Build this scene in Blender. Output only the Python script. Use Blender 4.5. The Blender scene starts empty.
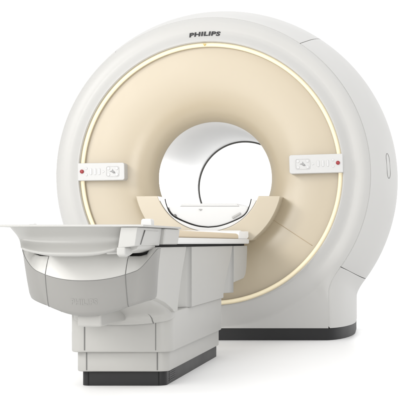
import bpy, bmesh, math
from mathutils import Vector

S = bpy.context.scene
COL = S.collection
PI = math.pi
RINGZ = 1.05      # height of the centre of the lit ring
BOREZ = 1.03      # height of the bore axis
CAM = (1.2625, -8.0, 0.6165)

# ------------------------------------------------------------------ materials
def paint(name, col, rough=0.4, spec=0.5, var=0.03, bump=0.0, bscale=900.0, coat=0.0):
    m = bpy.data.materials.new(name); m.use_nodes = True
    nt = m.node_tree; b = nt.nodes['Principled BSDF']
    b.inputs['Roughness'].default_value = rough
    b.inputs['Specular IOR Level'].default_value = spec
    b.inputs['Coat Weight'].default_value = coat
    b.inputs['Coat Roughness'].default_value = 0.36
    tc = nt.nodes.new('ShaderNodeTexCoord')
    n = nt.nodes.new('ShaderNodeTexNoise'); n.inputs['Scale'].default_value = 5.0
    n.inputs['Detail'].default_value = 6.0
    nt.links.new(tc.outputs['Object'], n.inputs['Vector'])
    cr = nt.nodes.new('ShaderNodeMix'); cr.data_type = 'RGBA'
    cr.inputs['A'].default_value = (*[c*(1-var) for c in col], 1)
    cr.inputs['B'].default_value = (*[min(1, c*(1+var)) for c in col], 1)
    nt.links.new(n.outputs['Fac'], cr.inputs['Factor'])
    nt.links.new(cr.outputs['Result'], b.inputs['Base Color'])
    mr = nt.nodes.new('ShaderNodeMapRange')
    mr.inputs['To Min'].default_value = rough*0.88; mr.inputs['To Max'].default_value = rough*1.12
    nt.links.new(n.outputs['Fac'], mr.inputs['Value'])
    nt.links.new(mr.outputs['Result'], b.inputs['Roughness'])
    if bump > 0:
        n2 = nt.nodes.new('ShaderNodeTexNoise'); n2.inputs['Scale'].default_value = bscale
        n2.inputs['Detail'].default_value = 2.0
        nt.links.new(tc.outputs['Object'], n2.inputs['Vector'])
        bp = nt.nodes.new('ShaderNodeBump'); bp.inputs['Strength'].default_value = bump
        bp.inputs['Distance'].default_value = 0.001
        nt.links.new(n2.outputs['Fac'], bp.inputs['Height'])
        nt.links.new(bp.outputs['Normal'], b.inputs['Normal'])
    return m

def glow(name, col, strength):
    m = bpy.data.materials.new(name); m.use_nodes = True
    b = m.node_tree.nodes['Principled BSDF']
    b.inputs['Base Color'].default_value = (0.72, 0.64, 0.44, 1)
    b.inputs['Emission Color'].default_value = (*col, 1)
    b.inputs['Emission Strength'].default_value = strength
    return m

M = {
    'shell':  paint('shell paint', (0.52, 0.515, 0.50), 0.42, 0.5, 0.012, 0.03),
    'table':  paint('table paint', (0.395, 0.39, 0.373), 0.45, 0.5, 0.015, 0.05),
    'rim':    paint('pale hull grey', (0.575, 0.57, 0.55), 0.42, 0.5, 0.012, 0.05),  # hull above the crease, paler than the table
    'tub':    paint('shaded tray plastic', (0.36, 0.357, 0.342), 0.36, 0.6, 0.012, 0.03),  # tray plastic darkened to paint in the tub's shade under the plate
    'bumper': paint('dark hull grey', (0.236, 0.232, 0.221), 0.45, 0.5, 0.015, 0.05),  # hull below the crease, darker than the table
    'tray':   paint('tray plastic', (0.41, 0.407, 0.392), 0.40, 0.5, 0.012, 0.03),
    'beige':  paint('beige funnel', (0.46, 0.388, 0.27), 0.37, 1.0, 0.012, 0.03, coat=0.6),
    'cream':  paint('cream bridge', (0.485, 0.418, 0.306), 0.32, 1.0, 0.012, 0.03, coat=0.4),
    'white':  paint('white plastic', (0.84, 0.84, 0.835), 0.40, 0.5, 0.01),
    'liner':  paint('bed shell', (0.66, 0.66, 0.655), 0.40, 0.5, 0.01),
    'rimgrey': paint('rear rim grey', (0.13, 0.128, 0.12), 0.6, 0.3, 0.04),
    'pad':    paint('tan cushion', (0.60, 0.50, 0.36), 0.6, 0.3, 0.03, 0.2, 500),
    'dark':   paint('charcoal plinth', (0.020, 0.020, 0.021), 0.5, 0.3, 0.08, 0.1),
    'seam':   paint('seam rubber', (0.16, 0.16, 0.155), 0.7, 0.2, 0.05),
    'soft':   paint('pale seam', (0.46, 0.37, 0.25), 0.7, 0.2, 0.03),
    'black':  paint('black gap', (0.02, 0.02, 0.02), 0.8, 0.1, 0.05),
    'panel':  paint('control panel', (0.57, 0.57, 0.565), 0.4, 0.5, 0.01),
    'key':    paint('membrane key', (0.60, 0.60, 0.60), 0.35, 0.5, 0.01),
    'icon':   paint('grey icon', (0.36, 0.36, 0.36), 0.6, 0.3, 0.05),
    'red':    paint('red stop button', (0.30, 0.025, 0.03), 0.35, 0.5, 0.05),
    'ink':    paint('logo ink', (0.035, 0.035, 0.037), 0.5, 0.4, 0.05),
    'floor':  paint('white studio floor', (0.94, 0.94, 0.94), 0.55, 0.2, 0.006),
    'brass':  paint('yellow marker', (0.55, 0.42, 0.15), 0.45, 0.4, 0.05),
    'glow':   glow('ring light', (1.0, 0.90, 0.70), 0.30),
}

# ------------------------------------------------------------------ mesh helpers
def link(name, verts, faces, mat, parent=None, smooth=True, bevel=0.0, solid=0.0, segs=3, angle=35, subd=0):
    me = bpy.data.meshes.new(name)
    me.from_pydata([tuple(v) for v in verts], [], faces)
    me.validate(); 
    bm = bmesh.new(); bm.from_mesh(me)
    bmesh.ops.remove_doubles(bm, verts=bm.verts, dist=1e-5)
    bmesh.ops.recalc_face_normals(bm, faces=bm.faces)
    bm.to_mesh(me); bm.free()
    me.materials.append(M[mat])
    o = bpy.data.objects.new(name, me); COL.objects.link(o)
    if parent: o.parent = parent
    if solid:
        md = o.modifiers.new('Solidify', 'SOLIDIFY'); md.thickness = solid; md.offset = -1
    if bevel:
        md = o.modifiers.new('Bevel', 'BEVEL'); md.width = bevel; md.segments = segs
        md.limit_method = 'ANGLE'; md.angle_limit = math.radians(angle)
    if smooth:
        for p in me.polygons: p.use_smooth = True
        if bevel or solid:
            md = o.modifiers.new('WN', 'WEIGHTED_NORMAL'); md.keep_sharp = True
    return o

class MB:
    def __init__(s): s.v = []; s.f = []
    def add(s, vs, fs):
        b = len(s.v); s.v += [tuple(v) for v in vs]; s.f += [tuple(b+i for i in f) for f in fs]; return s
    def grid(s, rows, closed=False):
        """rows: list of lists of points, all of one length"""
        n = len(rows[0]); b = len(s.v)
        for r in rows: s.v += [tuple(p) for p in r]
        for i in range(len(rows)-1):
            for j in range(n if closed else n-1):
                k = (j+1) % n
                s.f.append((b+i*n+j, b+i*n+k, b+(i+1)*n+k, b+(i+1)*n+j))
        return s
    def cap(s, ring): 
        b = len(s.v); s.v += [tuple(p) for p in ring]; s.f.append(tuple(range(b, b+len(ring)))); return s
    def box(s, x0, x1, y0, y1, z0, z1):
        vs = [(x,y,z) for x in (x0,x1) for y in (y0,y1) for z in (z0,z1)]
        return s.add(vs, [(0,1,3,2),(4,6,7,5),(0,4,5,1),(2,3,7,6),(0,2,6,4),(1,5,7,3)])
    def tube(s, pts, r, n=8, closed=False):
        pts = [Vector(p) for p in pts]; rows = []; up = None
        N = len(pts)
        for i, p in enumerate(pts):
            a = pts[(i-1) % N] if closed else pts[max(0, i-1)]
            c = pts[(i+1) % N] if closed else pts[min(N-1, i+1)]
            t = (c-a).normalized()
            if up is None:
                up = Vector((0,0,1)) if abs(t.z) < .9 else Vector((1,0,0))
            side = t.cross(up).normalized(); up = side.cross(t).normalized()
            rows.append([p + r*(math.cos(2*PI*k/n)*side + math.sin(2*PI*k/n)*up) for k in range(n)])
        if closed: rows.append(rows[0])
        s.grid(rows, True)
        if not closed: s.cap(rows[0]); s.cap(rows[-1])
        return s
    def prism_xz(s, poly, y0, y1):
        """poly of (x,z) extruded along y"""
        a = [(x,y0,z) for x,z in poly]; b = [(x,y1,z) for x,z in poly]
        s.cap(a); s.cap(b); s.grid([a,b], True); return s
    def prism_yz(s, poly, x0, x1):
        a = [(x0,y,z) for y,z in poly]; b = [(x1,y,z) for y,z in poly]
        s.cap(a); s.cap(b); s.grid([a,b], True); return s
    def build(s, name, mat, parent=None, **k): return link(name, s.v, s.f, mat, parent, **k)

def lerp(a, b, t): return a + (b-a)*t
def smooth_pts(pts, per=6):
    """Catmull-Rom through a list of tuples"""
    out = []; n = len(pts)
    for i in range(n-1):
        p0 = pts[max(0,i-1)]; p1 = pts[i]; p2 = pts[i+1]; p3 = pts[min(n-1,i+2)]
        for k in range(per):
            t = k/per
            out.append(tuple(0.5*((2*b)+(-a+c)*t+(2*a-5*b+4*c-d)*t*t+(-a+3*b-3*c+d)*t**3)
                             for a,b,c,d in zip(p0,p1,p2,p3)))
    out.append(tuple(pts[-1])); return out
def interp(x, tab):
    if x <= tab[0][0]: return tab[0][1]
    for (x0,y0),(x1,y1) in zip(tab, tab[1:]):
        if x <= x1: return lerp(y0, y1, (x-x0)/(x1-x0) if x1 > x0 else 0)
    return tab[-1][1]
def rrect(w, y0, y1, r, n=8):
    """closed plan outline of a rounded rectangle, symmetric in x, from the front"""
    p = []
    for cx, cy, a0 in ((w-r, y0+r, -90), (w-r, y1-r, 0), (-(w-r), y1-r, 90), (-(w-r), y0+r, 180)):
        for k in range(n+1):
            a = math.radians(a0 + 90*k/n); p.append((cx+r*math.cos(a), cy+r*math.sin(a)))
    return p
def tier(name, mat, parent, w, y0, y1, r, z0, z1, rb=0.006, rt=0.004):
    mb = MB(); rows = []
    prof = [(rb, z0)] + [(rb*(1-math.sin(a*PI/6)), z0+rb*(1-math.cos(a*PI/6))) for a in (1,2,3)]
    prof += [(rt*(1-math.cos(a*PI/6)), z1-rt*(1-math.sin(a*PI/6))) for a in (0,1,2,3)]
    for off, z in prof:
        rows.append([(x,y,z) for x,y in rrect(w-off, y0+off, y1-off, max(.004, r-off))])
    mb.grid(rows, True); mb.cap(rows[0]); mb.cap(rows[-1])
    return mb.build(name, mat, parent)
def empty(name, loc, label, cat):
    o = bpy.data.objects.new(name, None); COL.objects.link(o); o.location = loc
    o.empty_display_size = .2
    o['label'] = label; o['category'] = cat; return o

def text_mesh(body, size, bold, shear, spacing=1.0):
    cu = bpy.data.curves.new('txt', 'FONT'); cu.body = body; cu.size = size
    cu.offset = bold; cu.shear = shear; cu.space_character = spacing
    cu.extrude = 0.0012; cu.align_x = 'CENTER'; cu.resolution_u = 4
    o = bpy.data.objects.new('txt', cu); COL.objects.link(o)
    dg = bpy.context.evaluated_depsgraph_get()
    me = bpy.data.meshes.new_from_object(o.evaluated_get(dg))
    bpy.data.objects.remove(o); bpy.data.curves.remove(cu)
    return me
def link_me(name, me, mat, parent):
    me.name = name; me.materials.clear(); me.materials.append(M[mat])
    o = bpy.data.objects.new(name, me); COL.objects.link(o); o.parent = parent; return o

# ================================================================== SCANNER
scanner = empty('mri_scanner', (0,0,0),
    'big round white scanner with a glowing ring around its beige funnel and open bore',
    'MRI scanner')
Z0 = 0.077
def smax(a, b, k):
    h = max(k-abs(a-b), 0)/k; return max(a,b)+h*h*k/4
def circ_pt(R, deg):
    a = math.radians(deg); return (R*math.cos(a), RINGZ+R*math.sin(a))
A_TOP, A_LOW = 56.6, -36.0
def seg(R, W, which, n, k=0.055, g=0.0, A_TOP=A_TOP):
    """right-hand half outline, in three stretches: top, side, pedestal; g trims the joints"""
    out = []
    gd = math.degrees(g/R)
    if which == 'top': a0, a1 = 90, A_TOP+gd
    elif which == 'side': a0, a1 = A_TOP-gd, A_LOW+gd
    if which in ('top', 'side'):
        for i in range(n+1): out.append(circ_pt(R, lerp(a0, a1, i/n)))
    else:
        zt = RINGZ+R*math.sin(math.radians(A_LOW)) - g*0.8
        for i in range(n+1):
            z = lerp(zt, Z0, (i/n)**0.9)
            cx = math.sqrt(max(0, R*R-(z-RINGZ)**2))
            out.append((smax(cx, W, k), z))
    return out
RTAB = smooth_pts([(.10,.994),(.25,1.037),(.45,1.092),(.65,1.134),(.81,1.154),(.98,1.154),(1.2,1.12),(1.4,1.05),(1.55,.97),(1.62,.90)], 5)
def Rof(y): return interp(y, RTAB)
def Wof(y):
    if y <= .75:
        t = min(1, max(0, (y-.1)/.65)); return (.706)+.166*math.sqrt(max(0, 1-(1-t)**2))
    return interp(y, [(.75,.872),(1.2,.86),(1.45,.80),(1.62,.70)])
YS = [.111,.1135,.119,.13,.15,.18,.22,.27,.33,.40,.48,.56,.65,.74,.82,.90,.98,1.06,1.14,1.22,1.30,1.38,1.46,1.54,1.60]

# ---- front cover: from the lip of the lit ring out to the seam
LIP = .8225
PROF = smooth_pts([(0,.030),(0.0,.004),(.03,-.012),(.10,-.004),(.22,.020),(.34,.041),(.45,.050),(.56,.051),(.68,.054),(.80,.062),(.92,.080),(.985,.095),(1,.104),(1,.125)], 4)
def yfront(r):
    return interp((r-LIP)/(.994-LIP), [(min(1,max(0,s)),y) for s,y in PROF[4:-4]])
def front_outline(g=.002):
    R = .994-g; W = Wof(.106)-g
    pts = seg(R, W, 'top', 24)[:-1] + seg(R, W, 'side', 56)[:-1] + seg(R, W, 'low', 26, k=.075)
    last = pts[-1]
    pts += [(last[0]*(1-i/16), last[1]) for i in range(1, 17)]
    return pts + [(-x,z) for x,z in reversed(pts[1:-1])]
fo = front_outline()
rows = []
for s, y in PROF:
    row = []
    for x, z in fo:
        d = math.hypot(x, z-RINGZ); ux, uz = x/d, (z-RINGZ)/d
        rr = LIP + s*(d-LIP)
        # the pedestal is wider than the ring's rim, so there the face stays flat for longer
        k = min(1, max(0, (RINGZ-.50-z)/.34)); k = k*k*(3-2*k)
        q = min(1, max(0, (rr-LIP)/.145)); yflat = (.022+.082*(q**1.2)) if y < .11 and s > .03 else y
        yy = lerp(y, yflat, k)
        row.append((ux*rr, yy, RINGZ+uz*rr))
    rows.append(row)
MB().grid(rows, True).build('front_cover', 'shell', scanner)

def side_cover(name, which, n, mirror=None, mat='shell'):
    mb = MB(); rows = []
    for y in YS:
        R, W = Rof(y), Wof(y)
        at = 51.3 if mirror == 'left' else A_TOP
        p = seg(R, W, which, n, g=.0022, A_TOP=at)
        if mirror == 'both': p = [(-x,z) for x,z in reversed(seg(R, W, which, n, g=.0022, A_TOP=51.3)[1:])] + p
        elif mirror == 'left': p = [(-x,z) for x,z in p]
        rows.append([(x,y,z) for x,z in p])
    mb.grid(rows)
    # returns of the sheet at its edges, so that the joints have depth
    def inward(p, d=.03):
        v = Vector((p[0], 0, p[2]-RINGZ)); v.normalize(); return (p[0]-v.x*d, p[1], p[2]-v.z*d)
    mb.grid([rows[0], [inward(p) for p in rows[0]]])
    for j in (0, -1):
        if mirror == 'both' or j == 0 or which == 'side':
            mb.grid([[r[j] for r in rows], [inward(r[j]) for r in rows]])
    return mb.build(name, mat, scanner, bevel=.0015, segs=2, angle=50)
side_cover('top_cover', 'top', 24, 'both')
sc_r = side_cover('side_cover', 'side', 56)
sc_l = side_cover('side_cover', 'side', 56, 'left')
side_cover('pedestal_cover', 'low', 26)
side_cover('pedestal_cover', 'low', 26, 'left')
# inner frame just behind the joints, so that no light passes through them
mb = MB(); rows = []
for y in (.128,.2,.3,.45,.65,.82,.98,1.2,1.4,1.58):
    R, W = Rof(y)-.022, Wof(y)-.022
    p = seg(R, W, 'top', 16)[:-1] + seg(R, W, 'side', 40)[:-1] + seg(R, W, 'low', 16)
    p = p + [(-x,z) for x,z in reversed(p[1:])]
    rows.append([(x,y,z) for x,z in p])
mb.grid(rows).build('inner_frame', 'seam', scanner)
# rear cover
R, W = Rof(1.6), Wof(1.6)
p = seg(R, W, 'top', 16)[:-1] + seg(R, W, 'side', 40)[:-1] + seg(R, W, 'low', 16)
p += [(p[-1][0]*(1-i/8), p[-1][1]) for i in range(1, 9)]
p = p + [(-x,z) for x,z in reversed(p[1:-1])]
rows = []
for s, y in ((1,1.602),(.85,1.66),(.5,1.69),(.1,1.68),(0,1.64)):
    row = []
    for x, z in p:
        d = math.hypot(x, z-BOREZ); ux, uz = x/d, (z-BOREZ)/d
        rr = .362+s*(d-.362); row.append((ux*rr, y, BOREZ+uz*rr))
    rows.append(row)
MB().grid(rows, True).build('rear_cover', 'shell', scanner)

# ---- plinth
ys = [.110,.113,.12,.135,.155,.18,.22,.27,.33,.40,.48,.56,.65,.75,.9,1.05,1.2,1.32,1.45,1.58]
half = [(Wof(y-.006)-.004, y) for y in ys]
pl = half + [(-x,y) for x,y in reversed(half)]
mb = MB(); rr = [[(x,y,z) for x,y in pl] for z in (0.0, .0765)]
mb.grid(rr, True).cap(rr[0]).cap(rr[1])
mb.build('plinth', 'dark', scanner, bevel=.003, angle=50)

# ---- lit ring: a diffuser strip set behind the lip
mb = MB(); NR = 180; rows = []
for r, y in ((.8225,.030),(.8205,.014),(.815,.006),(.808,.003),(.800,.005),(.7965,.010),(.795,.016)):
    rows.append([(r*math.cos(2*PI*i/NR), y, RINGZ+r*math.sin(2*PI*i/NR)) for i in range(NR)])
ring = mb.grid(rows, True).build('light_ring', 'glow', scanner)
# small alignment mark at the top of the ring
cx = -.040; zt = RINGZ+.806
MB().prism_xz([(cx-.010,zt+.006),(cx+.010,zt+.006),(cx+.002,zt-.008),(cx-.002,zt-.008)], -.006, .004).build('alignment_mark', 'brass', ring, smooth=False)

# ---- beige funnel
FPROF = smooth_pts([(.795,.014),(.7945,.034),(.787,.036),(.74,.037),(.66,.040),(.58,.046),(.52,.055),(.465,.072),(.42,.098),(.388,.130),(.369,.160),(.361,.178),(.360,.188)], 5)
def yfun(r): 
    return interp(-r, [(-a,b) for a,b in FPROF])
def zc(r): return lerp(RINGZ, BOREZ, min(1, max(0, (.78-r)/.42)))
rows = [[(r*math.cos(2*PI*i/NR), y, zc(r)+r*math.sin(2*PI*i/NR)) for i in range(NR)] for r, y in FPROF]
fun = MB().grid(rows, True).build('funnel', 'beige', scanner)
for sgn in (1,-1):
    a = math.radians(-35.5)
    pts = []
    for i in range(24):
        r = lerp(.775, .42, i/23)
        pts.append((sgn*r*math.cos(a), yfun(r)-.0002, zc(r)+r*math.sin(a)))
    MB().tube(pts, .0022, 6).build('panel_joint', 'soft', fun)

# ---- bore
NB = 128; rows = []
for r, y in ((.3600,.186),(.3590,.196),(.3580,.26),(.3555,.6),(.355,1.0),(.3545,1.4),(.354,1.64)):
    rows.append([(r*math.cos(2*PI*i/NB), y, BOREZ+r*math.sin(2*PI*i/NB)) for i in range(NB)])
bore = MB().grid(rows, True).build('bore_tunnel', 'white', scanner)
mb = MB(); mb.tube([(.348*math.cos(2*PI*i/NB), 1.635, BOREZ+.348*math.sin(2*PI*i/NB)) for i in range(NB)], .0058, 8, True)
mb.build('rear_rim', 'rimgrey', bore)

# ---- bridge below the bore mouth, its white liner, and the bed that rides in it
def arc_xz(r, cz, ztop, n=40):
    a = math.asin((ztop-cz)/r); 
    return [(r*math.cos(t), cz+r*math.sin(t)) for t in [lerp(a, -PI-a, i/n) for i in range(n+1)]]
outer = smooth_pts([(.4437,.906),(.434,.868),(.412,.812),(.378,.75),(.330,.690),(.268,.632)], 6)
inner = arc_xz(.33, 1.017, .906)
mb = MB()
poly_r = outer                                          # right side going down
full = poly_r + [(-x,z) for x,z in reversed(poly_r)]    # right down, left up
n = len(full)
inn = [inner[min(len(inner)-1, round(i*(len(inner)-1)/(n-1)))] for i in range(n)]
inn = []
for i in range(n):
    t = i/(n-1); a = math.asin((.906-1.017)/.33); ang = lerp(a, -PI-a, t)
    inn.append((.33*math.cos(ang), 1.017+.33*math.sin(ang)))
def strip_solid(mb, A, B, y0, y1):
    fa = [(x,y0,z) for x,z in A]; fb = [(x,y0,z) for x,z in B]
    ba = [(x,y1,z) for x,z in A]; bb = [(x,y1,z) for x,z in B]
    mb.grid([fa,fb]); mb.grid([ba,bb]); mb.grid([fa,ba]); mb.grid([fb,bb])
    for j in (0,-1): mb.cap([fa[j],fb[j],bb[j],ba[j]])
strip_solid(mb, full, inn, -.12, .17)
mb.build('bore_bridge', 'cream', scanner, bevel=.004, angle=50)
TR = smooth_pts([(.2660,.888),(.257,.852),(.238,.806),(.202,.773),(.125,.738),(.06,.719),(0,.713)], 6)
tr = TR[:-1] + [(-x,z) for x,z in reversed(TR)]
n = len(tr); B = []
for i in range(n):
    t = i/(n-1); a = math.asin((.878-1.017)/.3285); ang = lerp(a, -PI-a, t)
    B.append((.3285*math.cos(ang), 1.017+.3285*math.sin(ang)))
mb = MB(); strip_solid(mb, B, tr, -.112, .30)
liner = mb.build('bridge_liner', 'liner', scanner, bevel=.003, angle=50)
mb = MB(); mb.tube([(x,-.110,z) for x,z in tr], .0032, 8); mb.build('edge_seal', 'black', liner)
# bed
TB = [(x*.985, z+.005) for x,z in tr if z < .838]
mb = MB(); mb.prism_xz(TB, -.100, 1.58)
bed = mb.build('bore_bed', 'liner', scanner, bevel=.004, angle=40)
mb = MB(); mb.prism_xz([(-.185,TB[0][1]+.001),(.185,TB[0][1]+.001),(.170,TB[0][1]+.020),(-.170,TB[0][1]+.020)], -.06, 1.5)
mb.build('bed_pad', 'liner', bed, bevel=.005)
MB().prism_xz([(-.060,.826),(-.038,.825),(-.050,.815)], -.106, -.098).build('arrow_mark', 'icon', bed, smooth=False)
mb = MB(); mb.prism_xz([(.150,.766),(.200,.795),(.196,.806),(.146,.778)], -.112, -.098)
mb.build('bed_latch', 'tray', bed, bevel=.002)
mb = MB(); mb.prism_xz([(-.215,.786),(-.200,.778),(-.196,.788),(-.206,.796)], -.112, -.098)
mb.build('bed_latch', 'seam', bed, bevel=.002)

# ---- control panels
def rpoly(w, h, r, n=6):
    out = []
    for cx, cz, a0 in ((w/2-r,h/2-r,0),(-w/2+r,h/2-r,90),(-w/2+r,-h/2+r,180),(w/2-r,-h/2+r,270)):
        for k in range(n+1):
            a = math.radians(a0+90*k/n); out.append((cx+r*math.cos(a), cz+r*math.sin(a)))
    return out
def control_panel(cx, cz, w, h, tilt, sgn):
    """sgn=+1: outer end at +x"""
    ca, sa = math.cos(math.radians(tilt)), math.sin(math.radians(tilt))
    def tf(u, v): return (cx+u*ca-v*sa, cz+u*sa+v*ca)
    r = .014
    pts = rpoly(w, h, r)
    # outer end is square, inner end rounded
    out = []
    for u, v in pts:
        if u*sgn > w/2-r-1e-6 and abs(v) > h/2-r-1e-6:
            out.append((sgn*w/2, math.copysign(h/2, v)))
        else: out.append((u,v))
    clean = [q for i, q in enumerate(out) if (abs(q[0]-out[i-1][0])+abs(q[1]-out[i-1][1])) > 1e-6]
    mb = MB(); mb.prism_xz([tf(*q) for q in clean], -.038, .060)
    pan = mb.build('control_panel', 'panel', scanner, bevel=.005, angle=50)
    Y = -.038
    def slab(name, poly, mat, t=.003, bev=.0012):
        return MB().prism_xz([tf(*q) for q in poly], Y-t, Y+.001).build(name, mat, pan, bevel=bev, segs=2, angle=50)
    def disc(u, v, rad, n=16): return [(u+rad*math.cos(2*PI*k/n), v+rad*math.sin(2*PI*k/n)) for k in range(n)]
    s = sgn
    uo = s*(w/2)
    base = w/.325
    # stop button
    mb = MB(); rows = []
    c = (uo - s*.030*base, .002)
    for rad, d in ((.0125,0),(.0122,.005),(.010,.008),(.005,.0095)):
        rows.append([(tf(c[0]+rad*math.cos(2*PI*k/20), c[1]+rad*math.sin(2*PI*k/20))[0], Y-d,
                      tf(c[0]+rad*math.cos(2*PI*k/20), c[1]+rad*math.sin(2*PI*k/20))[1]) for k in range(20)])
    mb.grid(rows, True).cap(rows[-1]); mb.build('stop_button', 'red', pan)
    for v in (.021, -.019): slab('key', disc(uo-s*.060*base, v, .0075), 'key', .004, .002)
    for du in (.092, .121, .150):
        q = [(uo-s*du*base+a, .001+b) for a, b in rpoly(.013, .040, .005)]
        slab('key', q, 'key', .004, .002)
    u = uo-s*.180*base
    slab('arrow_key', [(u-.006,.009),(u+.007,.0),(u-.006,-.009)], 'key', .003, .001)
    u = uo-s*.243*base
    o_ = rpoly(.090*base, .066, .012); i_ = rpoly(.084*base, .060, .010)
    mb = MB(); A = [(tf(u+a,b)[0], Y-.0022, tf(u+a,b)[1]) for a,b in o_]; Bq = [(tf(u+a,b)[0], Y-.0022, tf(u+a,b)[1]) for a,b in i_]
    A2 = [(p[0],Y+.001,p[2]) for p in A]; B2 = [(p[0],Y+.001,p[2]) for p in Bq]
    mb.grid([A2,A,Bq,B2], True); mb.build('key_frame', 'panel', pan)
    for a in (-.029*base, .029*base):
        for b in (.019, -.019): slab('key', disc(u+a, b, .0095), 'key', .004, .002)
    for k, (a, b, wd) in enumerate(((-.004,.003,.020),(.004,-.004,.026),(.011,-.010,.014))):
        pass
    slab('hand_icon', [(u-.020,.000),(u-.004,.006),(u+.000,.016),(u+.004,.006),(u+.014,-.002),(u+.017,-.012),(u+.004,-.012),(u-.006,-.004)], 'icon', .0012, 0)
    return pan
control_panel(-.678, 1.0605, .291, .109, 0.9, -1)
control_panel(.6595, 1.1095, .334, .117, 1.7, 1)

# ---- lettering on the front cover
def arc_text(size, width, r0, deg, ratio):
    me = text_mesh('PHILIPS', size, .0017, 0.0, 1.12)
    xs = [v.co.x for v in me.vertices]; ys_ = [v.co.y for v in me.vertices]
    x0, x1, y0, y1 = min(xs), max(xs), min(ys_), max(ys_)
    for v in me.vertices:
        tx = (v.co.x-(x0+x1)/2)/(x1-x0)*width; ty = (v.co.y-y0)/(y1-y0)*ratio; tz = v.co.z
        tx += ty*.10
        a = math.radians(deg)-tx/r0; r = r0+ty
        v.co = (r*math.cos(a), yfront(r)-.0012-tz, RINGZ+r*math.sin(a))
    return link_me('lettering', me, 'ink', scanner)
arc_text(.04, .190, .8665, 93.0, .0310)

# ---- grip outline in the right side cover (and its twin)
def grip(parent, sgn):
    pts = []
    for y, z in [(a, b) for a, b in rpoly(.085, .165, .042, 8)]:
        yy = .495+y; zz = 1.128+z
        R = Rof(yy); x = math.sqrt(R*R-(zz-RINGZ)**2); pts.append((sgn*(x+.0002), yy, zz))
    MB().tube(pts, .0016, 6, True).build('grip_outline', 'seam', parent)
grip(sc_r, 1); grip(sc_l, -1)

# ================================================================== TABLE
table = empty('patient_table', (0,-1.75,0),
    'grey wheelless patient table docked in front of the bore, with a shallow tray end and charcoal foot', 'patient table')
table['label'] = 'light grey patient table docked before the bore, its tray end overhanging a charcoal foot'
TB_PARTS = []
def tz(z): return z-8.0
# ---- foot
pln = tier('plinth', 'dark', None, .183, tz(5.53), tz(6.98), .035, 0, .0635, .002, .002)
skirt = tier('skirt', 'table', None, .200, tz(5.50), tz(6.96), .045, .0635, .149, .006, .004)
lower = tier('lower_body', 'table', None, .219, tz(5.465), tz(6.94), .055, .149, .322, .008, .006)
# vents moulded in the side of the plinth
for k in range(5):
    z = .012+.0095*k
    MB().box(.1815, .1850, tz(5.60), tz(5.74), z, z+.005).build('vent_slat', 'dark', pln, smooth=False)
# joints of the centre panel
def vstrip(parent, x, yf, z0, z1, w=.003, mat='seam'):
    MB().box(x-w/2, x+w/2, yf-.0012, yf+.004, z0, z1).build('panel_joint', mat, parent, smooth=False)
for x in (-.152, .152):
    vstrip(pln, x, tz(5.53), .002, .061, .005, 'black')
    vstrip(skirt, x, tz(5.50), .070, .148, .005)
    vstrip(lower, x, tz(5.465), .158, .30, .005 if x < 0 else .003)

for o in (pln, skirt, lower): o.location.x = .012
# ---- U-shaped plan path (left side, round the front, right side)
def upath(w, yfront_, bow, rc, yback, ns=10, nc=10, nf=36):
    pts = []
    yc = yfront_+bow          # y at the corners
    for i in range(ns): pts.append((w, lerp(yback, yc+rc, i/ns), 1,0))
    for i in range(nc):
        a = lerp(0, 90-18*0, i/nc); a = math.radians(a)
        pts.append((w-rc+rc*math.cos(a), yc+rc-rc*math.sin(a), math.cos(a), -math.sin(a)))
    for i in range(nf//2+1):
        x = lerp(w-rc, 0, i/(nf//2))
        pts.append((x, yfront_+bow*(x/(w-rc))**2, 0, -1))
    return [(-p[0],p[1],-p[2],p[3]) for p in pts] + list(reversed(pts[:-1]))

# ---- front hull
W_H = .266
HULL_ROWS = [  # front inset, flank inset, corner radius, key
    (.085,.030,.07,'in'),(.070,.013,.07,'r0'),(.062,.009,.07,'r1'),(.053,.006,.07,'r2'),
    (.034,.003,.07,.66),(.015,.001,.07,.32),(.0012,.0005,.07,.03),(0,0,.07,0),
    (.0012,.0005,.07,-.03),(.007,.005,.072,-.28),(.019,.010,.076,-.60),(.030,.015,.08,-.86),(.037,.019,.082,-.95),(.052,.030,.085,-1),(.085,.060,.085,-1.01)]
def hull():
    paths = [upath(W_H-si, tz(4.90)+di,  .05, rc, tz(5.17 if not (isinstance(k, float) and k < -.1) else 5.17+.10*max(k, -.9))) for di, si, rc, k in HULL_ROWS]
    base = paths[7]; rows = []
    for q in range(len(base)):
        x, y, nx, ny = base[q]
        t = abs(x); u = min(1, t/W_H); side = abs(nx)
        back = min(1, max(0, (y-tz(5.01))/.15))
        crease = .472 + .075*u**2.2 + .05*side**1.5 + .03*back
        bottom = .333 + .062*u**2
        if t < .150: rim = .590
        elif t < .158: rim = lerp(.590, .567, (t-.150)/.008)
        elif t < .205: rim = .566
        elif t < .235: rim = lerp(.566, .575, (t-.205)/.03)
        else: rim = lerp(.575, .599, min(1, side*1.2))
        crease = min(crease, rim-.004)
        r = []
        for (di, si, rc, k), p in zip(HULL_ROWS, paths):
            if k == 'in': z = rim-.03
            elif k == 'r0': z = rim-.004
            elif k == 'r1': z = rim
            elif k == 'r2': z = rim-.003
            elif k >= 0: z = lerp(crease, rim, k)
            else: z = lerp(crease, bottom, -k)
            r.append((p[q][0]-math.copysign(.024*back**2, x)*(1 if si < .015 else .4), p[q][1], z))
        rows.append(r)
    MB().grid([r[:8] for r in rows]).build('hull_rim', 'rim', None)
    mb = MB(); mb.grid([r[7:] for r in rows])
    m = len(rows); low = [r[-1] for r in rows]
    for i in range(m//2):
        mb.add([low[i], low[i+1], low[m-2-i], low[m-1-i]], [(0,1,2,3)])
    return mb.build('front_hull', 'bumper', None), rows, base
hl, hrows, hpath = hull()
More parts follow.
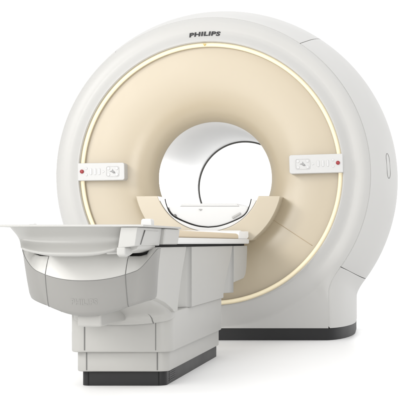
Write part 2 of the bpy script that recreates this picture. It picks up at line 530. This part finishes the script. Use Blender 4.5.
def hull_pt(x, v):
    """point on the hull's front at plan x and profile position v (row index, fractional)"""
    def at(j):
        for i in range(len(hpath)-1):
            a, b = hrows[i][j], hrows[i+1][j]
            if a[0] <= x <= b[0] and b[0]-a[0] > 1e-6:
                t = (x-a[0])/(b[0]-a[0]); return [lerp(a[q], b[q], t) for q in range(3)]
    j = int(v); k = min(j+1, len(HULL_ROWS)-1); p, r = at(j), at(k)
    return tuple(lerp(p[q], r[q], v-j) for q in range(3))
for x in (-.1545, .1545):
    pts = [hull_pt(x, v*.25) for v in range(12, 51)]
    pts = [(p[0], p[1]-.0003, p[2]) for p in pts if p]
    MB().tube(pts, .0016, 6).build('panel_joint', 'seam', hl)
# crease line: shallow joint between the upper and lower shells of the hull
pts = []
for r, (x, y, nx, ny) in zip(hrows, hpath):
    p = r[7]; pts.append((p[0]+nx*.0002, p[1]+ny*.0002, p[2]))
MB().tube(pts, .0011, 6).build('shell_joint', 'seam', hl)
# embossed lettering on the hull
me = text_mesh('PHILIPS', .03, .0012, 0, 1.08)
xs = [v.co.x for v in me.vertices]; ys_ = [v.co.y for v in me.vertices]
x0, x1, y0, y1 = min(xs), max(xs), min(ys_), max(ys_)
for v in me.vertices:
    tx = -.002+(v.co.x-(x0+x1)/2)/(x1-x0)*.102; ty = (v.co.y-y0)/(y1-y0)
    vv = lerp(10.3, 9.72, ty)
    p = hull_pt(tx, vv); v.co = (p[0], p[1]-.0004-v.co.z*.45, p[2])
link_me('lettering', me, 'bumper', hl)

# black box painting in the shade between the hull's rim and the tray
MB().box(-.236, .236, tz(5.035), tz(5.35), .50, .604).build('gap_shade', 'black', hl, smooth=False)

# ---- shoulder: flared collar of the pedestal under the hull
path = upath(.214, tz(5.43), .012, .055, tz(5.52), 4, 10, 30)
rows = []
for x, y, nx, ny in path:
    ax = abs(x); side = abs(nx)
    bk = min(1, max(0, (y-tz(5.45))/.22))
    zb = .268 + .022*(ax/.236)**2 + (.315-.290)*max(side*bk, 0)
    zt_ = .40
    f = 1-max(0, min(1, (y-tz(5.45))/.08))
    rows.append([(x-nx*d, y-ny*d-fw*f, z) for d, fw, z in ((.02,0,zb),(.004,0,zb),(.0008,0,zb+.003),(0,0,zb+.008),(.0,0,zb+.022),(.0,.012,zb+.036),(.001,.05,zb+.050),(.003,.12,zb+.066),(.006,.22,zb+.085),(.008,.33,zb+.104))])
rows = [[(x+.021, y, z) for x, y, z in r] for r in rows]
sh = MB().grid(rows).build('shoulder', 'table', None)
i = min(range(len(path)), key=lambda k: abs(path[k][0]-.134)+(0 if abs(path[k][3])>.5 else 9))
pts = [(p[0], p[1]-.0004, p[2]) for p in rows[i][1:7]]
pts = [(q[0]-.02*(k/5)**2.2, q[1], q[2]) for k, q in enumerate(pts)]
MB().tube(pts, .0024, 6).build('panel_joint', 'seam', sh)

# ---- beam under the hull
mb = MB(); mb.prism_yz([(tz(5.00),.336),(tz(5.003),.300),(tz(5.012),.288),(tz(5.50),.288),(tz(5.50),.36),(tz(5.02),.36)], -.050, .044)
mb.build('support_beam', 'table', None, bevel=.008, angle=40)

# ---- upper body core and side panels
core = [(tz(5.12),.600),(tz(7.80),.600),(tz(7.76),.42),(tz(7.20),.40),(tz(7.18),.335),(tz(6.90),.322),(tz(5.45),.322),(tz(5.10),.385)]
cr = MB().prism_yz(core, -.150, .150).build('upper_body', 'table', None, bevel=.004, angle=40)
XP = .243
def side_panel(poly, sgn, x1=XP, x0=.14, name='side_panel'):
    a, b = (x0, x1) if sgn > 0 else (-x1, -x0)
    return MB().prism_yz(poly, a, b).build(name, 'table', None, bevel=.003, segs=2, angle=30)
c1 = smooth_pts([(tz(5.76),.600),(tz(5.715),.55),(tz(5.655),.49),(tz(5.60),.42),(tz(5.56),.36),(tz(5.545),.322)], 4)
c2 = smooth_pts([(tz(7.22),.600),(tz(7.17),.55),(tz(7.06),.48),(tz(6.95),.41),(tz(6.89),.36),(tz(6.88),.335)], 4)
PZ = .3215
parts_panels = []
for sgn in (1,-1):
    # front panel, from the hull back to the first fold
    poly = [(tz(5.075),.600)] + c1 + [(tz(5.47),PZ),(tz(5.43),.336),(tz(5.28),.369),(tz(5.07),.400)]
    parts_panels.append(side_panel(poly, sgn))
    poly = [(tz(5.895),.600),(tz(7.22),.600)] + c2[1:] + [(tz(6.88),PZ),(tz(5.895),PZ)]
    parts_panels.append(side_panel(poly, sgn, XP+.001))
    poly = [(tz(7.275),.600),(tz(7.86),.600),(tz(7.86),.56),(tz(7.83),.47),(tz(7.78),.425),(tz(7.70),.405),(tz(7.275),.392)]
    parts_panels.append(side_panel(poly, sgn, XP+.001, .1, name='end_panel'))
    # folds: surfaces that run from deep behind one panel's edge out to the next panel's straight edge
    for c, yl, zb in ((c1, tz(5.893), PZ), (c2, tz(7.273), .334)):
        rows = []
        for (y, z) in c:
            z = min(max(z, zb), .599)
            rows.append([(sgn*lerp(.152, XP-.0005, t**2.2), lerp(y-.01, yl, t), z) for t in [k/8 for k in range(9)]])
        mb = MB(); mb.grid(rows)
        bot = rows[-1]; mb.grid([bot, [(sgn*.145, p[1], p[2]) for p in bot]])
        mb.grid([[r[-1] for r in rows], [(sgn*.145, r[-1][1]+.001, r[-1][2]) for r in rows]])
        parts_panels.append(mb.build('fold_panel', 'table', None))
# ---- dark gap and top rail
gap = MB().box(-.234, .234, tz(5.04), tz(7.80), .6005, .6125).build('gap_strip', 'black', None, smooth=False)
rail = MB().prism_xz([(-.262,.612),(.262,.612),(.266,.618),(.266,.636),(.262,.640),(-.262,.640),(-.266,.636),(-.266,.618)], tz(5.43), tz(7.78)).build('top_rail', 'liner', None, bevel=.002, angle=30)
pad = MB().prism_xz([(-.245,.6405),(.245,.6405),(.248,.648),(.246,.664),(.236,.672),(-.236,.672),(-.246,.664),(-.248,.648)], tz(5.35), tz(7.46)).build('tabletop_pad', 'pad', None, bevel=.004, angle=30)
# white nose of the tabletop beside the bridge
nose = MB().prism_yz([(tz(7.44),.6405),(tz(7.80),.6405),(tz(7.865),.652),(tz(7.865),.688),(tz(7.60),.684),(tz(7.50),.690),(tz(7.44),.676)], -.252, .252).build('tabletop_nose', 'white', None, bevel=.004, angle=30)

# ---- tray end: flat flanged plate with a curved tub below
ZT = .684
plate = MB().prism_xz([(-.280,ZT-.008),(.280,ZT-.008),(.282,ZT-.004),(.280,ZT),(-.280,ZT),(-.282,ZT-.004)], tz(4.66), tz(5.42)).build('tray_plate', 'tray', None, bevel=.002, angle=30)
# tub: sweep of a concave profile round a U path
prof = []
for t in [k/16 for k in range(17)]:
    # the wall tucks in under the flange, then leans forward again towards its foot
    di = .043*math.sin(PI*.98*t**1.05)
    prof.append((di, .040*t**1.2, t, 0))
prof += [(.003, .043, 1, .005), (.0085, .048, 1, .009), (.020, .058, 1, .012), (.09, .09, 1, .013)]
paths = [upath(.226-si, tz(4.685)+di, .012, .030, tz(5.35), 10, 8, 36) for di, si, t, dz in prof]
rows = []
for q in range(len(paths[0])):
    r = []
    for (di, si, t, dz), p in zip(prof, paths):
        zb = .579+.022*(abs(paths[0][q][0])/.226)**3.2
        r.append((p[q][0], p[q][1], lerp(ZT-.0078, zb, t)-dz))
    rows.append(r)
mb = MB(); mb.grid(rows); m = len(rows); low = [r[-1] for r in rows]
for i in range(m//2): mb.add([low[i],low[i+1],low[m-2-i],low[m-1-i]], [(0,1,2,3)])
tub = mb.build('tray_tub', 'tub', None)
# side bracket with its cover and end block (right side)
br = MB().prism_xz([(.196,.6755),(.258,.6755),(.248,.606),(.184,.596)], tz(4.672), tz(5.12)).build('side_bracket', 'tray', None, bevel=.004, angle=40)
mb = MB(); mb.prism_yz([(tz(4.80),.664),(tz(5.06),.664),(tz(5.04),.614),(tz(4.76),.611)], .2525, .2595)
# lean the cover with the bracket's face
mb.v = [(x-(.6755-z)*.16, y, z) for x, y, z in mb.v]
cov = mb.build('bracket_cover', 'tray', br, bevel=.002, angle=30)
mb = MB(); mb.tube([(.2605-.0018, tz(4.795), .664),(.2605-(.6755-.611)*.16, tz(4.757), .611)], .0022, 6); mb.build('cover_joint', 'seam', br)
blk = MB().prism_xz([(.16,.6755),(.272,.6755),(.264,.6105),(.16,.6105)], tz(5.13), tz(5.44)).build('end_block', 'tray', None, bevel=.006, angle=40)
mb = MB(); mb.prism_yz([(tz(4.668),.602),(tz(4.672),.572),(tz(4.70),.564),(tz(4.76),.570),(tz(4.95),.600)], .180, .214)
nub = mb.build('bracket_latch', 'tray', br, bevel=.007, angle=30)
mb = MB(); mb.prism_xz([(.12,.604),(.246,.608),(.240,.592),(.20,.578),(.12,.574)], tz(4.76), tz(5.06))
under = mb.build('tray_underside', 'tray', None, bevel=.006, angle=30)
# small white fittings on the plate
k1 = MB().prism_xz([(.122,ZT+.0005),(.168,ZT+.0005),(.166,ZT+.028),(.162,ZT+.034),(.130,ZT+.034),(.124,ZT+.028)], tz(5.36), tz(5.42)).build('tray_stop', 'liner', None, bevel=.003, angle=30)
k2 = MB().prism_xz([(-.155,ZT+.0005),(-.135,ZT+.0005),(-.138,ZT+.008),(-.152,ZT+.008)], tz(4.72), tz(4.76)).build('tray_stop', 'white', None, bevel=.002, angle=30)

# everything of the table that has no parent yet goes under the table's Empty
for o in list(COL.objects):
    if o.type == 'MESH' and o.parent is None:
        o.parent = table
        o.matrix_parent_inverse = table.matrix_basis.inverted()

# ================================================================== FLOOR
fl = MB().add([(-60,-40,0),(60,-40,0),(60,120,0),(-60,120,0)], [(0,1,2,3)]).build('floor', 'floor', None, smooth=False)
fl['kind'] = 'structure'

# ================================================================== LIGHT
w = bpy.data.worlds.new('World'); S.world = w; w.use_nodes = True
nt = w.node_tree; bg = nt.nodes['Background']
tc = nt.nodes.new('ShaderNodeTexCoord'); sp = nt.nodes.new('ShaderNodeSeparateXYZ')
nt.links.new(tc.outputs['Generated'], sp.inputs[0])
def mrange(sock, a, b, c, d):
    n = nt.nodes.new('ShaderNodeMapRange'); n.interpolation_type = 'SMOOTHSTEP'
    n.inputs['From Min'].default_value = a; n.inputs['From Max'].default_value = b
    n.inputs['To Min'].default_value = c; n.inputs['To Max'].default_value = d
    nt.links.new(sock, n.inputs['Value']); return n.outputs['Result']
def add(a, b):
    n = nt.nodes.new('ShaderNodeMath'); n.operation = 'ADD'
    nt.links.new(a, n.inputs[0]); nt.links.new(b, n.inputs[1]); return n.outputs[0]
up = mrange(sp.outputs['Z'], .15, .95, .32, 1.3)       # bright ceiling of the studio
back = mrange(sp.outputs['Y'], .55, .9, 0, 1.02)         # bright white backdrop
left = mrange(sp.outputs['X'], .1, -.9, 0, .15)         # bounce from the left
right = mrange(sp.outputs['X'], .2, .9, 0, .55)         # bounce from the right
tot = add(add(add(up, back), left), right)
nt.links.new(tot, bg.inputs['Strength']); bg.inputs['Color'].default_value = (1,1,1,1)

def area(name, loc, target, size, power, col=(1,1,1), sy=None):
    l = bpy.data.lights.new(name, 'AREA'); l.energy = power; l.color = col
    l.shape = 'RECTANGLE'; l.size = size; l.size_y = sy or size
    o = bpy.data.objects.new(name, l); COL.objects.link(o); o.location = loc
    o.rotation_euler = (Vector(target)-Vector(loc)).to_track_quat('-Z','Y').to_euler(); return o
area('key_softbox', (-4.2,-5.8,3.9), (0,-.5,.8), 2.0, 190, (1,.985,.96))
area('front_softbox', (-2.7,-8.5,2.5), (-.3,0,1.1), 2.6, 160, (1,.99,.97))
area('low_fill', (2.4,-9.0,1.0), (.6,0,.4), 1.8, 120, (1,.99,.975))  # added fill lamp, lifts the pedestal and the funnel under the table
r_ = area('bore_fill', (.75,4.6,1.35), (-.3,1.1,1.18), .6, 9)  # unseen lamp added behind the scanner to brighten the bore wall
r_.data.spread = math.radians(60)

# ================================================================== CAMERA
cd = bpy.data.cameras.new('camera'); cam = bpy.data.objects.new('camera', cd); COL.objects.link(cam)
cam.location = CAM; cam.rotation_euler = (PI/2, 0, 0)
cd.sensor_width = 36; cd.lens = 36*1280/400; cd.shift_x = -213/400; cd.shift_y = 43/400
cd.clip_end = 500; cd.clip_start = .1
S.camera = cam
S.view_settings.view_transform = 'Standard'; S.view_settings.look = 'None'
S.view_settings.exposure = 0.0; S.view_settings.gamma = 1.0
S.cycles.max_bounces = 8
